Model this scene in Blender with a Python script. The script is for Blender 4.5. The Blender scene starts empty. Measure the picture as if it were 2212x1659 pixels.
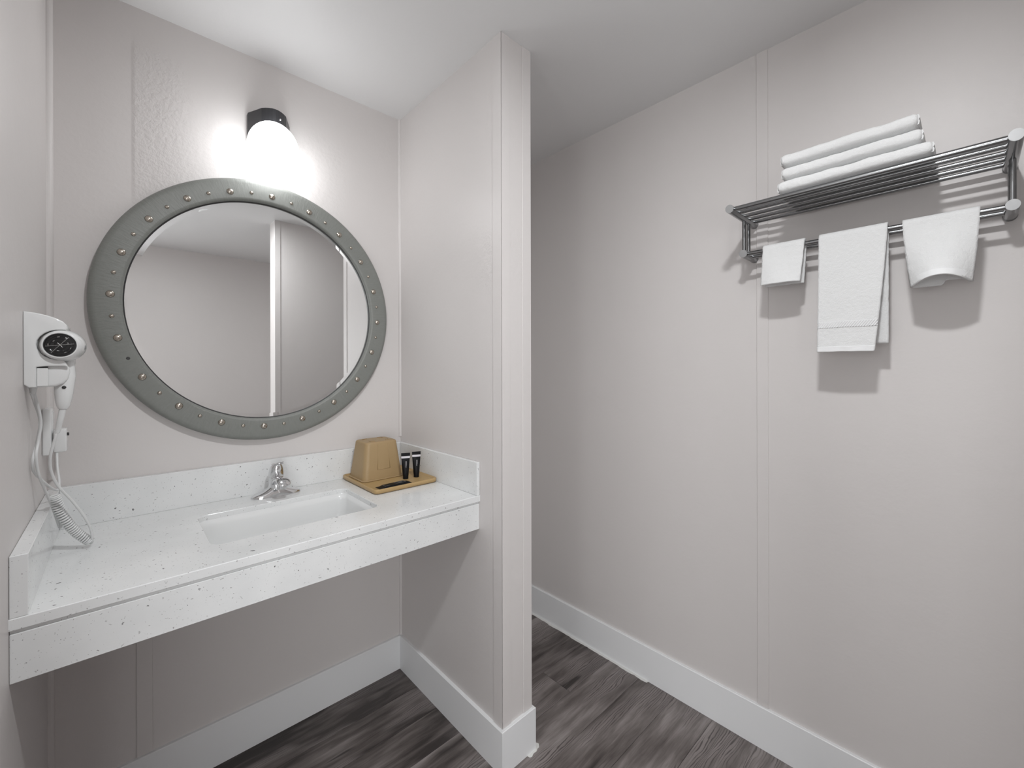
import bpy, bmesh, math, random
from mathutils import Vector, Matrix, noise

random.seed(7)
scene = bpy.context.scene
COL = scene.collection

# ------------------------------------------------------------------ camera
CAM_H = 1.3398
YAW, PITCH, ROLL = math.radians(42.782), math.radians(0.03), math.radians(-0.132)
F = Vector((math.sin(YAW), math.cos(YAW), 0)); R = Vector((math.cos(YAW), -math.sin(YAW), 0)); U = Vector((0, 0, 1))
F2 = F*math.cos(PITCH) - U*math.sin(PITCH); U2 = F*math.sin(PITCH) + U*math.cos(PITCH)
R3 = R*math.cos(ROLL) + U2*math.sin(ROLL); U3 = -R*math.sin(ROLL) + U2*math.cos(ROLL)
cd = bpy.data.cameras.new('camera'); cam = bpy.data.objects.new('camera', cd); COL.objects.link(cam)
cam.matrix_world = Matrix(((R3.x, U3.x, -F2.x, 0), (R3.y, U3.y, -F2.y, 0), (R3.z, U3.z, -F2.z, CAM_H), (0, 0, 0, 1)))
cd.sensor_fit = 'HORIZONTAL'; cd.sensor_width = 36.0; cd.lens = 36.0*917.51/2212
cd.shift_x = 0.0003; cd.shift_y = (791.76-829.5)/2212
cd.clip_start = 0.01; cd.clip_end = 50
scene.camera = cam

# ------------------------------------------------------------------ light and exposure
GLOBE_STRENGTH = 11.0       # opal globe over the mirror
BULB_STRENGTH = 545.0       # small round downlight in the ceiling near the camera
SIDE_FILL_STRENGTH = 3.7         # unseen glowing panel added left of the camera as soft fill
FAR_FILL_STRENGTH = 5.3          # unseen glowing panel added behind the camera as frontal fill
scene.view_settings.view_transform = 'Standard'
scene.view_settings.look = 'None'
scene.view_settings.gamma = 1.0
scene.view_settings.use_curve_mapping = False
scene.view_settings.exposure = 0.0
scene.cycles.use_denoising = True
scene.cycles.max_bounces = 16
scene.cycles.diffuse_bounces = 10
w = bpy.data.worlds.new('world'); scene.world = w; w.use_nodes = True
w.node_tree.nodes['Background'].inputs[0].default_value = (0.5, 0.5, 0.5, 1)
w.node_tree.nodes['Background'].inputs[1].default_value = 0.15

# ------------------------------------------------------------------ room numbers (metres)
XL, XP, XR = -0.145, 0.9246, 1.6574       # left wall, partition face, right wall
YB, YE = 1.7323, 1.0475                   # back wall, end of partition
PT = 0.134                                # partition thickness
H = 2.44
YN, YF = -0.115, -1.62                    # short wall beside the camera, wall of the room behind
XN = 0.862                                # free end of that short wall
BH, BT = 0.146, 0.0115                    # baseboards

# ------------------------------------------------------------------ materials
def new_mat(name):
    m = bpy.data.materials.new(name); m.use_nodes = True
    nt = m.node_tree; b = nt.nodes['Principled BSDF']
    return m, nt, b
def N(nt, t, **kw):
    n = nt.nodes.new(t)
    for k, v in kw.items(): setattr(n, k, v)
    return n
def L(nt, a, b): nt.links.new(a, b)
def math_n(nt, op, a, b=None, clamp=False):
    n = N(nt, 'ShaderNodeMath', operation=op, use_clamp=clamp)
    for i, v in enumerate((a, b)):
        if v is None: continue
        if isinstance(v, (int, float)): n.inputs[i].default_value = v
        else: L(nt, v, n.inputs[i])
    return n.outputs[0]
def ramp(nt, fac, stops):
    r = N(nt, 'ShaderNodeValToRGB'); e = r.color_ramp.elements
    while len(e) < len(stops): e.new(0.5)
    for i, (p, c) in enumerate(stops):
        e[i].position = p; e[i].color = (c[0], c[1], c[2], 1) if not isinstance(c, (int, float)) else (c, c, c, 1)
    L(nt, fac, r.inputs[0]); return r.outputs[0]
def mapped(nt, scale=(1, 1, 1), out='Object'):
    tc = N(nt, 'ShaderNodeTexCoord'); mp = N(nt, 'ShaderNodeMapping'); mp.inputs['Scale'].default_value = scale
    L(nt, tc.outputs[out], mp.inputs[0]); return mp.outputs[0]
def noise_n(nt, vec, scale, detail=4, rough=0.5):
    n = N(nt, 'ShaderNodeTexNoise'); n.inputs['Scale'].default_value = scale
    n.inputs['Detail'].default_value = detail; n.inputs['Roughness'].default_value = rough
    if vec is not None: L(nt, vec, n.inputs['Vector'])
    return n.outputs['Fac']
def bump(nt, b, height, strength, dist=0.002):
    n = N(nt, 'ShaderNodeBump'); n.inputs['Strength'].default_value = strength; n.inputs['Distance'].default_value = dist
    L(nt, height, n.inputs['Height']); L(nt, n.outputs[0], b.inputs['Normal'])
def simple(name, col, rough=0.5, metal=0.0, coat=0.0, bscale=None, bstr=0.1, bdist=0.001):
    m, nt, b = new_mat(name)
    b.inputs['Base Color'].default_value = (*col, 1); b.inputs['Roughness'].default_value = rough
    b.inputs['Metallic'].default_value = metal; b.inputs['Coat Weight'].default_value = coat
    v = mapped(nt)
    f = noise_n(nt, v, bscale or 30, 3)
    rr = N(nt, 'ShaderNodeMapRange'); rr.inputs['To Min'].default_value = rough*0.9; rr.inputs['To Max'].default_value = min(1, rough*1.12)
    L(nt, f, rr.inputs[0]); L(nt, rr.outputs[0], b.inputs['Roughness'])
    if bscale: bump(nt, b, f, bstr, bdist)
    return m

def wall_material(name, col, patch=None):
    """eggshell paint over trowelled plaster; patch = list of (axis x/y, a0, a1, z0, z1, gain) rougher skim areas"""
    m, nt, b = new_mat(name)
    geo = N(nt, 'ShaderNodeNewGeometry'); pos = geo.outputs['Position']
    base = noise_n(nt, pos, 2.2, 3)
    mix = N(nt, 'ShaderNodeMix', data_type='RGBA')
    L(nt, base, mix.inputs[0]); mix.inputs[6].default_value = (*[c*0.985 for c in col], 1); mix.inputs[7].default_value = (*[min(1, c*1.015) for c in col], 1)
    L(nt, mix.outputs[2], b.inputs['Base Color'])
    b.inputs['Roughness'].default_value = 0.42; b.inputs['Specular IOR Level'].default_value = 0.4
    fine = noise_n(nt, pos, 95, 4, 0.55); mid = noise_n(nt, pos, 14, 3)
    h = math_n(nt, 'ADD', math_n(nt, 'MULTIPLY', fine, 0.22), math_n(nt, 'MULTIPLY', mid, 0.9))
    if patch:
        sep = N(nt, 'ShaderNodeSeparateXYZ'); L(nt, pos, sep.inputs[0])
        for ax, a0, a1, z0, z1, gain, sc in patch:
            def win(s, lo, hi, soft, low):
                up = N(nt, 'ShaderNodeMapRange', interpolation_type='SMOOTHSTEP'); up.inputs[1].default_value = lo-low; up.inputs[2].default_value = lo
                dn = N(nt, 'ShaderNodeMapRange', interpolation_type='SMOOTHSTEP'); dn.inputs[1].default_value = hi; dn.inputs[2].default_value = hi+soft
                dn.inputs[3].default_value = 1; dn.inputs[4].default_value = 0
                L(nt, s, up.inputs[0]); L(nt, s, dn.inputs[0]); return math_n(nt, 'MULTIPLY', up.outputs[0], dn.outputs[0])
            mk = math_n(nt, 'MULTIPLY', win(sep.outputs[ax], a0, a1, 0.12, 0.012 if a0 < 0.1 else 0.1), win(sep.outputs[2], z0, z1, 0.1, 0.12))
            rg = noise_n(nt, pos, sc, 5, 0.6)
            h = math_n(nt, 'ADD', h, math_n(nt, 'MULTIPLY', math_n(nt, 'MULTIPLY', rg, mk), gain))
    bump(nt, b, h, 0.35, 0.0035)
    return m

PAINT = (0.636, 0.610, 0.600)
M_WALL = wall_material('wall_paint', PAINT)
M_WALLB = wall_material('wall_paint_back', PAINT, [(0, 0.04, 0.10, 1.92, 2.28, 3.2, 75), (0, 0.16, 0.62, 1.9, 2.2, 1.2, 45)])
M_WALLP = wall_material('wall_paint_partition', PAINT, [(1, 1.05, 1.09, 1.66, 1.76, 2.0, 60)])
M_CEIL = wall_material('ceiling_paint', (0.75, 0.752, 0.755))
M_TRIM = simple('white_trim_paint', (0.79, 0.80, 0.81), 0.38, bscale=60, bstr=0.05)
M_SMEAR = simple('dried_white_paint', (0.70, 0.70, 0.68), 0.5, bscale=80, bstr=0.2)

# quartz counter: pale ground with scattered grey flecks
M_QUARTZ, nt, b = new_mat('speckled_quartz')
v = mapped(nt)
dn = N(nt, 'ShaderNodeTexNoise'); dn.inputs['Scale'].default_value = 60; L(nt, v, dn.inputs['Vector'])
vm = N(nt, 'ShaderNodeVectorMath', operation='MULTIPLY_ADD'); L(nt, dn.outputs['Color'], vm.inputs[0]); vm.inputs[1].default_value = (0.020,)*3; L(nt, v, vm.inputs[2])
col = None
ground = noise_n(nt, v, 7, 4)
prev = ramp(nt, ground, [(0.3, (0.700, 0.712, 0.715)), (0.7, (0.780, 0.790, 0.790))])
for sc, k, off, lo, hi in ((72, 0.50, 0.25, 0.13, 0.40), (112, 0.54, 0.24, 0.28, 0.55), (205, 0.52, 0.20, 0.34, 0.58)):
    vo = N(nt, 'ShaderNodeTexVoronoi', distance='MANHATTAN'); vo.inputs['Scale'].default_value = sc; L(nt, vm.outputs[0], vo.inputs['Vector'])
    sp = N(nt, 'ShaderNodeSeparateColor'); L(nt, vo.outputs['Color'], sp.inputs[0])
    thr = math_n(nt, 'SUBTRACT', math_n(nt, 'MULTIPLY', sp.outputs[0], k), off)
    m1 = math_n(nt, 'LESS_THAN', vo.outputs['Distance'], thr)
    gc = N(nt, 'ShaderNodeMapRange'); L(nt, sp.outputs[1], gc.inputs[0]); gc.inputs[3].default_value = lo; gc.inputs[4].default_value = hi
    cc = N(nt, 'ShaderNodeCombineColor')
    for i in range(3): L(nt, gc.outputs[0], cc.inputs[i])
    mx = N(nt, 'ShaderNodeMix', data_type='RGBA'); L(nt, m1, mx.inputs[0]); L(nt, prev, mx.inputs[6]); L(nt, cc.outputs[0], mx.inputs[7]); prev = mx.outputs[2]
L(nt, prev, b.inputs['Base Color']); b.inputs['Roughness'].default_value = 0.16; b.inputs['Specular IOR Level'].default_value = 0.5

# weathered grey-brown vinyl plank
M_PLANK, nt, b = new_mat('weathered_plank')
tc = N(nt, 'ShaderNodeTexCoord'); oi = N(nt, 'ShaderNodeObjectInfo')
cx = N(nt, 'ShaderNodeCombineXYZ'); L(nt, math_n(nt, 'MULTIPLY', oi.outputs['Random'], 37.0), cx.inputs[0]); L(nt, math_n(nt, 'MULTIPLY', oi.outputs['Random'], 11.0), cx.inputs[1])
va = N(nt, 'ShaderNodeVectorMath', operation='ADD'); L(nt, tc.outputs['Object'], va.inputs[0]); L(nt, cx.outputs[0], va.inputs[1])
def stretched(s):
    mp = N(nt, 'ShaderNodeMapping'); mp.inputs['Scale'].default_value = s; L(nt, va.outputs[0], mp.inputs[0]); return mp.outputs[0]
warp = N(nt, 'ShaderNodeTexNoise'); warp.inputs['Scale'].default_value = 3.0; warp.inputs['Detail'].default_value = 3; L(nt, stretched((1.2, 5, 1)), warp.inputs['Vector'])
wv = N(nt, 'ShaderNodeVectorMath', operation='MULTIPLY_ADD'); L(nt, warp.outputs['Color'], wv.inputs[0]); wv.inputs[1].default_value = (0.04, 0.045, 0); L(nt, va.outputs[0], wv.inputs[2])
mpw = N(nt, 'ShaderNodeMapping'); mpw.inputs['Scale'].default_value = (3.2, 38, 1); L(nt, wv.outputs[0], mpw.inputs[0])
grain = noise_n(nt, mpw.outputs[0], 1.0, 8, 0.62)
fineg = noise_n(nt, stretched((9, 260, 1)), 1.0, 4, 0.6)
blotch = noise_n(nt, stretched((2.2, 7, 1)), 1.6, 3, 0.5)
val = math_n(nt, 'ADD', math_n(nt, 'ADD', math_n(nt, 'MULTIPLY', grain, 0.62), math_n(nt, 'MULTIPLY', fineg, 0.12)), math_n(nt, 'MULTIPLY', blotch, 0.62))
val = math_n(nt, 'ADD', val, math_n(nt, 'MULTIPLY', math_n(nt, 'SUBTRACT', oi.outputs['Random'], 0.5), 0.24))
colr = ramp(nt, val, [(0.50, (0.038, 0.031, 0.029)), (0.62, (0.096, 0.081, 0.076)), (0.73, (0.160, 0.140, 0.133)), (0.90, (0.300, 0.270, 0.262))])
# ridged cathedral figure: thin dark lines along warped bands
mpr = N(nt, 'ShaderNodeMapping'); mpr.inputs['Scale'].default_value = (1.0, 9.0, 1); L(nt, wv.outputs[0], mpr.inputs[0])
wav = N(nt, 'ShaderNodeTexWave', wave_type='BANDS', bands_direction='Y'); wav.inputs['Scale'].default_value = 4.6; wav.inputs['Distortion'].default_value = 9.0
wav.inputs['Detail'].default_value = 3; wav.inputs['Detail Scale'].default_value = 1.1; L(nt, mpr.outputs[0], wav.inputs['Vector'])
ln = ramp(nt, wav.outputs['Fac'], [(0.0, 1.0), (0.10, 0.8), (0.24, 0.0)])
pm = ramp(nt, noise_n(nt, stretched((2.2, 8, 1)), 1.25, 2), [(0.50, 0.0), (0.60, 1.0)])
pale = N(nt, 'ShaderNodeMix', data_type='RGBA'); L(nt, math_n(nt, 'MULTIPLY', pm, 0.45), pale.inputs[0]); L(nt, colr, pale.inputs[6]); pale.inputs[7].default_value = (0.262, 0.232, 0.224, 1)
lm = math_n(nt, 'MULTIPLY', math_n(nt, 'MULTIPLY', ln, pm), 0.85)
mx = N(nt, 'ShaderNodeMix', data_type='RGBA'); L(nt, lm, mx.inputs[0]); L(nt, pale.outputs[2], mx.inputs[6]); mx.inputs[7].default_value = (0.052, 0.042, 0.040, 1)
crk = ramp(nt, noise_n(nt, stretched((3.5, 30, 1)), 1.0, 2), [(0.70, 0.0), (0.76, 1.0)])
mx2 = N(nt, 'ShaderNodeMix', data_type='RGBA'); L(nt, math_n(nt, 'MULTIPLY', crk, 0.8), mx2.inputs[0]); L(nt, mx.outputs[2], mx2.inputs[6]); mx2.inputs[7].default_value = (0.016, 0.013, 0.012, 1)
L(nt, mx2.outputs[2], b.inputs['Base Color']); b.inputs['Roughness'].default_value = 0.5
bump(nt, b, math_n(nt, 'SUBTRACT', grain, math_n(nt, 'MULTIPLY', ln, math_n(nt, 'MULTIPLY', pm, 0.35))), 0.3, 0.002)

# grey leather of the mirror frame: fine radial creases
M_LEATHER, nt, b = new_mat('grey_leather')
tc = N(nt, 'ShaderNodeTexCoord'); sp = N(nt, 'ShaderNodeSeparateXYZ'); L(nt, tc.outputs['Object'], sp.inputs[0])
ang = math_n(nt, 'ARCTAN2', sp.outputs[2], sp.outputs[0])
rad = math_n(nt, 'SQRT', math_n(nt, 'ADD', math_n(nt, 'POWER', sp.outputs[0], 2.0), math_n(nt, 'POWER', sp.outputs[2], 2.0)))
cb = N(nt, 'ShaderNodeCombineXYZ'); L(nt, math_n(nt, 'MULTIPLY', ang, 46.0), cb.inputs[0]); L(nt, math_n(nt, 'MULTIPLY', rad, 22.0), cb.inputs[1])
gr = noise_n(nt, cb.outputs[0], 1.6, 5, 0.6); gr2 = noise_n(nt, tc.outputs['Object'], 120, 3)
lc = ramp(nt, gr, [(0.25, (0.186, 0.194, 0.180)), (0.8, (0.212, 0.220, 0.206))])
L(nt, lc, b.inputs['Base Color']); b.inputs['Roughness'].default_value = 0.42; b.inputs['Specular IOR Level'].default_value = 0.5
bump(nt, b, math_n(nt, 'ADD', gr, math_n(nt, 'MULTIPLY', gr2, 0.3)), 0.45, 0.002)

M_MIRROR = simple('mirror_silver', (0.90, 0.91, 0.91), 0.012, 1.0)
M_EDGE = simple('black_mirror_edge', (0.03, 0.03, 0.03), 0.4)
M_STUD = simple('antique_nickel', (0.42, 0.38, 0.33), 0.24, 1.0)
M_CHROME = simple('chrome', (0.72, 0.72, 0.73), 0.07, 1.0)
M_PORC = simple('white_porcelain', (0.78, 0.79, 0.79), 0.10, coat=0.4)
M_BLACKM = simple('black_lamp_metal', (0.028, 0.028, 0.031), 0.36, bscale=120, bstr=0.05)
M_PLASTIC = simple('white_gloss_plastic', (0.74, 0.75, 0.75), 0.16, coat=0.3)
M_CORD = simple('white_cord', (0.68, 0.69, 0.69), 0.38)
M_GRILL = simple('black_plastic', (0.012, 0.012, 0.013), 0.25)
M_SILVERLINE = simple('silver_line', (0.5, 0.5, 0.5), 0.3, 1.0)
M_TAN = simple('tan_plastic', (0.345, 0.240, 0.120), 0.48, bscale=300, bstr=0.08)
M_TAND = simple('tan_tray_plastic', (0.420, 0.285, 0.130), 0.42, bscale=300, bstr=0.08)
M_TUBE = simple('black_tube_plastic', (0.004, 0.004, 0.005), 0.5)
M_TUBE.node_tree.nodes['Principled BSDF'].inputs['Specular IOR Level'].default_value = 0.2
M_PRINT = simple('white_print', (0.62, 0.60, 0.63), 0.5)
M_PRINTG = simple('grey_print', (0.22, 0.22, 0.22), 0.5)
M_STEEL, nt, b = new_mat('brushed_steel')
b.inputs['Base Color'].default_value = (0.30, 0.305, 0.31, 1); b.inputs['Metallic'].default_value = 1.0; b.inputs['Roughness'].default_value = 0.22
bump(nt, b, noise_n(nt, mapped(nt, (400, 30, 400)), 1.0, 2), 0.04, 0.0006)
M_STEELCAP = simple('turned_steel_face', (0.46, 0.465, 0.47), 0.42, 1.0)
M_TERRY, nt, b = new_mat('white_terry')
b.inputs['Base Color'].default_value = (0.75, 0.755, 0.755, 1); b.inputs['Roughness'].default_value = 0.95; b.inputs['Specular IOR Level'].default_value = 0.1
b.inputs['Sheen Weight'].default_value = 0.25; b.inputs['Sheen Roughness'].default_value = 0.6
v = mapped(nt); bump(nt, b, math_n(nt, 'ADD', noise_n(nt, v, 420, 3, 0.7), math_n(nt, 'MULTIPLY', noise_n(nt, v, 110, 3), 1.2)), 0.55, 0.003)
M_HEM = simple('flat_woven_cotton', (0.77, 0.775, 0.78), 0.85, bscale=500, bstr=0.2)
M_DOBBY, nt, b = new_mat('ribbed_border_cotton')
b.inputs['Base Color'].default_value = (0.75, 0.755, 0.76, 1); b.inputs['Roughness'].default_value = 0.9
wv2 = N(nt, 'ShaderNodeTexWave', wave_type='BANDS', bands_direction='DIAGONAL'); wv2.inputs['Scale'].default_value = 75; L(nt, mapped(nt, (0, 1.4, 1)), wv2.inputs['Vector'])
bump(nt, b, wv2.outputs['Fac'], 0.6, 0.0018)
def emissive(name, col, strength):
    m, nt, b = new_mat(name); b.inputs['Base Color'].default_value = (0.8, 0.8, 0.8, 1)
    b.inputs['Emission Color'].default_value = (*col, 1); b.inputs['Emission Strength'].default_value = strength
    return m
M_GLOBE = emissive('lit_opal_globe', (0.975, 0.99, 1.0), GLOBE_STRENGTH)
M_BULB = emissive('lit_bulb', (0.975, 0.99, 1.0), BULB_STRENGTH)
M_FILL_FAR = emissive('far_fill_glow', (0.975, 0.99, 1.0), FAR_FILL_STRENGTH)  # glow of the fill panel added on the far wall
M_FILL_SIDE = emissive('side_fill_glow', (0.975, 0.99, 1.0), SIDE_FILL_STRENGTH)  # glow of the fill panel added on the side wall

# ------------------------------------------------------------------ mesh helpers
def wloc(o):
    v = Vector((0, 0, 0))
    while o is not None: v += o.location; o = o.parent
    return v
class MB:
    def __init__(s): s.bm = bmesh.new()
    def box(s, x0, x1, y0, y1, z0, z1, bev=0.0, seg=2):
        t = bmesh.new()
        vs = [t.verts.new((x, y, z)) for x in (x0, x1) for y in (y0, y1) for z in (z0, z1)]
        for f in ((0,1,3,2), (4,6,7,5), (0,4,5,1), (2,3,7,6), (0,2,6,4), (1,5,7,3)): t.faces.new([vs[i] for i in f])
        if bev: bmesh.ops.bevel(t, geom=t.edges[:], offset=bev, segments=seg, profile=0.5, affect='EDGES')
        s.join(t); return s
    def join(s, t):
        me = bpy.data.meshes.new('tmp'); t.to_mesh(me); t.free(); s.bm.from_mesh(me); bpy.data.meshes.remove(me)
    def loft(s, rings, cap=True, closed=True):
        rs = [[s.bm.verts.new(p) for p in r] for r in rings]
        n = len(rings[0]); m = n if closed else n-1
        for a, c in zip(rs[:-1], rs[1:]):
            for i in range(m): s.bm.faces.new((a[i], a[(i+1) % n], c[(i+1) % n], c[i]))
        if cap and closed: s.bm.faces.new(rs[0][::-1]); s.bm.faces.new(rs[-1])
        return s
    def tube(s, pts, r, n=12, cap=True, rads=None):
        pts = [Vector(p) for p in pts]; rings = []; up = None
        for i, p in enumerate(pts):
            d = (pts[min(i+1, len(pts)-1)] - pts[max(i-1, 0)]).normalized()
            if up is None:
                up = Vector((0, 0, 1)) if abs(d.z) < 0.9 else Vector((1, 0, 0))
            a = d.cross(up).normalized(); up = a.cross(d).normalized()
            rr = rads[i] if rads else r
            rings.append([p + (a*math.cos(t) + up*math.sin(t))*rr for t in (2*math.pi*k/n for k in range(n))])
        return s.loft(rings, cap)
    def lathe(s, prof, center, axis='Z', n=48, cap=False, closed=False):
        """prof: (radius, height along axis)"""
        c = Vector(center); rings = []
        for r, h in prof:
            ring = []
            for k in range(n):
                t = 2*math.pi*k/n; u, v = r*math.cos(t), r*math.sin(t)
                ring.append(c + {'Z': Vector((u, v, h)), 'Y': Vector((u, h, v)), 'X': Vector((h, u, v))}[axis])
            rings.append(ring)
        if closed: rings.append(rings[0])
        s.loft(rings, cap and not closed)
        if closed: bmesh.ops.remove_doubles(s.bm, verts=s.bm.verts, dist=1e-6)
        return s
    def prism(s, poly, axis, a0, a1, bev=0.0, seg=2):
        """poly 2-D points in the plane normal to axis: X->(y,z) Y->(x,z) Z->(x,y)"""
        def P(p, a): return {'X': (a, p[0], p[1]), 'Y': (p[0], a, p[1]), 'Z': (p[0], p[1], a)}[axis]
        t = bmesh.new(); A = [t.verts.new(P(p, a0)) for p in poly]; B = [t.verts.new(P(p, a1)) for p in poly]; n = len(poly)
        fa = t.faces.new(A); fb = t.faces.new(B[::-1])
        for i in range(n): t.faces.new((A[i], B[i], B[(i+1) % n], A[(i+1) % n]))
        bmesh.ops.recalc_face_normals(t, faces=t.faces[:])
        if bev:
            ed = list(set(list(fa.edges) + list(fb.edges)))
            bmesh.ops.bevel(t, geom=ed, offset=bev, segments=seg, profile=0.5, affect='EDGES')
        s.join(t); return s
    def build(s, name, mat, parent=None, origin=None, smooth=False, auto=None):
        o0 = wloc(parent) if (parent is not None and origin is None) else Vector(origin or (0, 0, 0))
        bmesh.ops.recalc_face_normals(s.bm, faces=s.bm.faces[:])
        bmesh.ops.translate(s.bm, verts=s.bm.verts[:], vec=-o0)
        me = bpy.data.meshes.new(name); s.bm.to_mesh(me); s.bm.free(); me.materials.append(mat)
        if smooth:
            for p in me.polygons: p.use_smooth = True
        if auto is not None: me.set_sharp_from_angle(angle=math.radians(auto))
        o = bpy.data.objects.new(name, me); COL.objects.link(o)
        if parent is not None:
            o.parent = parent; o.location = o0 - wloc(parent)
        else: o.location = o0
        return o
def tag(o, label=None, cat=None, group=None, kind=None):
    if label: o['label'] = label
    if cat: o['category'] = cat
    if group: o['group'] = group
    if kind: o['kind'] = kind
    return o
def thing(name, loc, label, cat, group=None):
    o = bpy.data.objects.new(name, None); COL.objects.link(o); o.location = loc; o.empty_display_size = 0.05
    o.matrix_world = Matrix.Translation(Vector(loc))
    return tag(o, label, cat, group)
def dup(src, name, parent, loc, rot=None):
    c = bpy.data.objects.new(name, src.data); COL.objects.link(c); c.parent = parent; c.location = loc
    if rot is not None: c.rotation_euler = rot
    return c
def smooth_path(pts, k=8):
    P = [Vector(p) for p in pts]; out = []
    for i in range(len(P)-1):
        p0, p1, p2, p3 = P[max(i-1, 0)], P[i], P[i+1], P[min(i+2, len(P)-1)]
        for j in range(k):
            t = j/k
            out.append(0.5*((2*p1) + (p2-p0)*t + (2*p0-5*p1+4*p2-p3)*t*t + (3*p1-p0-3*p2+p3)*t**3))
    out.append(P[-1]); return out

# ------------------------------------------------------------------ the setting
def wall(name, x0, x1, y0, y1, z0, z1, mat, label, cat='wall'):
    o = MB().box(x0, x1, y0, y1, z0, z1).build(name, mat, origin=((x0+x1)/2, (y0+y1)/2, z0))
    return tag(o, label, cat, kind='structure')
XW = -2.6                                   # far side of the room behind
floor = wall('floor', XW, XR, YF, YB, -0.06, -0.008, M_EDGE, 'dark floor of weathered grey-brown planks', 'floor')
wall('ceiling', XW-0.1, XR+0.1, YF-0.1, YB+0.1, H, H+0.06, M_CEIL, 'smooth white painted ceiling', 'ceiling')
wall('wall_back', XL, XR, YB, YB+0.1, 0, H, M_WALLB, 'pinkish grey plaster wall behind the round mirror')
wall('wall_left', XL-0.12, XL, 0.62, YB, 0, H, M_WALL, 'pale grey wall carrying the hair dryer')
wall('wall_partition', XP, XP+PT, YE, YB, 0, H, M_WALLP, 'short pale partition wall ending beside the vanity')
wall('wall_right', XR, XR+0.1, YN-0.14, YB, 0, H, M_WALL, 'long warm grey wall carrying the towel rack')
wall('wall_front', XN, XR, YN-0.14, YN, 0, H, M_WALL, 'short grey wall seen in the mirror beside the opening')
wall('wall_room_far', XW, XR+0.1, YF-0.1, YF, 0, H, M_WALL, 'pale far wall seen in the left of the mirror')
wall('wall_room_side', XW-0.1, XW, YF, 0.72, 0, H, M_WALL, 'side wall of the room behind the camera')
wall('wall_room_near', XW, XL-0.12, 0.62, 0.72, 0, H, M_WALL, 'wall of the room behind the camera, joining the vanity alcove')
wall('wall_room_end', XR, XR+0.1, YF, YN-0.14, 0, H, M_WALL, 'end wall of the room behind, past the opening')

# planks: run along X, 152 mm wide, butted end to end with staggered joints
PWID, PLEN, GAP = 0.152, 1.22, 0.0010
y_ref = 0.8175
k0 = math.floor((YF - y_ref)/PWID); k1 = math.ceil((YB - y_ref)/PWID)
plank_cache = {}
for k in range(k0, k1):
    ya, yb = max(y_ref + k*PWID, YF), min(y_ref + (k+1)*PWID, YB)
    if yb - ya < 0.005: continue
    joint = 1.3605 if k == 2 else (1.0 - 0.02*(k % 3) if k > 2 else 0.60 + 0.21*((k*5) % 4)/4*2 - 0.08)      # visible joint in the third row
    st = joint - math.ceil((joint - XW)/PLEN)*PLEN
    x = st
    while x < XR:
        xa, xb = max(x, XW), min(x+PLEN, XR); x += PLEN
        if xb - xa < 0.01: continue
        key = (round(xb-xa, 4), round(yb-ya, 4)); c = ((xa+xb)/2, (ya+yb)/2, 0)
        if key not in plank_cache:
            t = MB(); lx, ly, e = (xb-xa)/2-GAP/2, (yb-ya)/2-GAP/2, 0.0012
            t.loft([[(-lx, -ly, -0.008), (lx, -ly, -0.008), (lx, ly, -0.008), (-lx, ly, -0.008)], [(-lx, -ly, -e*0.5), (lx, -ly, -e*0.5), (lx, ly, -e*0.5), (-lx, ly, -e*0.5)],
                    [(-lx+e, -ly+e, 0), (lx-e, -ly+e, 0), (lx-e, ly-e, 0), (-lx+e, ly-e, 0)]])
            o = t.build('plank', M_PLANK); o.parent = floor; plank_cache[key] = o
        else: o = dup(plank_cache[key], 'plank', floor, c)
        o.location = Vector(c) - floor.location

# baseboards (flat board, eased top edge)
def board_profile(path, name, label, closed_ends=True):
    """path: plan points of the wall face, board grows to the right-hand side of travel by BT"""
    pts = [Vector((p[0], p[1])) for p in path]; off = []
    for i, p in enumerate(pts):
        ds = []
        if i > 0: ds.append((p-pts[i-1]).normalized())
        if i < len(pts)-1: ds.append((pts[i+1]-p).normalized())
        ns = [Vector((d.y, -d.x)) for d in ds]
        n = ns[0] if len(ns) == 1 else (ns[0]+ns[1])/(1+ns[0].dot(ns[1]))
        off.append(n)
    sec = [(0, 0.0005), (BT, 0.0005), (BT, BH-0.002), (BT-0.002, BH), (0, BH)]
    t = MB(); t.loft([[(p.x+n.x*a, p.y+n.y*a, z) for a, z in sec] for p, n in zip(pts, off)])
    o = t.build(name, M_TRIM, origin=(pts[0].x, pts[0].y, 0)); return tag(o, label, 'baseboard', kind='structure')
board_profile([(XL+BT, YB), (XP-BT, YB)], 'baseboard_back', 'white baseboard below the vanity along the mirror wall')
bbp = board_profile([(XP, YB), (XP, YE), (XP+PT, YE), (XP+PT, YB)], 'baseboard_partition', 'white baseboard wrapping the foot of the partition wall')
bbr = board_profile([(XR, YB), (XR, YN)], 'baseboard_right', 'long white baseboard under the towel rack wall')
board_profile([(XL, 0.62), (XL, YB)], 'baseboard_left', 'white baseboard along the hair dryer wall')
# sloppy white paint along the foot of the boards
def smear(poly, z, parent, name='paint_smear'):
    t = MB(); t.prism(poly, 'Z', z, z+0.0012); o = t.build(name, M_SMEAR, parent); return o
edge = []; y = 1.70
while y > 0.93:
    edge.append((XR-BT-0.011-0.007*max(0, noise.noise((y*14, 3, 1)))-0.004*noise.noise((y*55, 0, 0)), y)); y -= 0.012
smear([(XR-BT+0.001, 1.70)] + edge + [(XR-BT+0.001, 0.93)], 0.0003, bbr)
x1, y1 = XP+PT+BT, YE-BT
smear([(x1+0.001, y1+0.03), (x1+0.014, y1+0.024), (x1+0.021, y1+0.006), (x1+0.012, y1-0.004), (x1+0.004, y1-0.004), (x1-0.006, y1-0.009), (x1-0.02, y1-0.008), (x1-0.032, y1-0.013), (x1-0.04, y1-0.010), (x1-0.043, y1+0.001), (x1+0.001, y1+0.001)], 0.0003, bbp)

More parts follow.
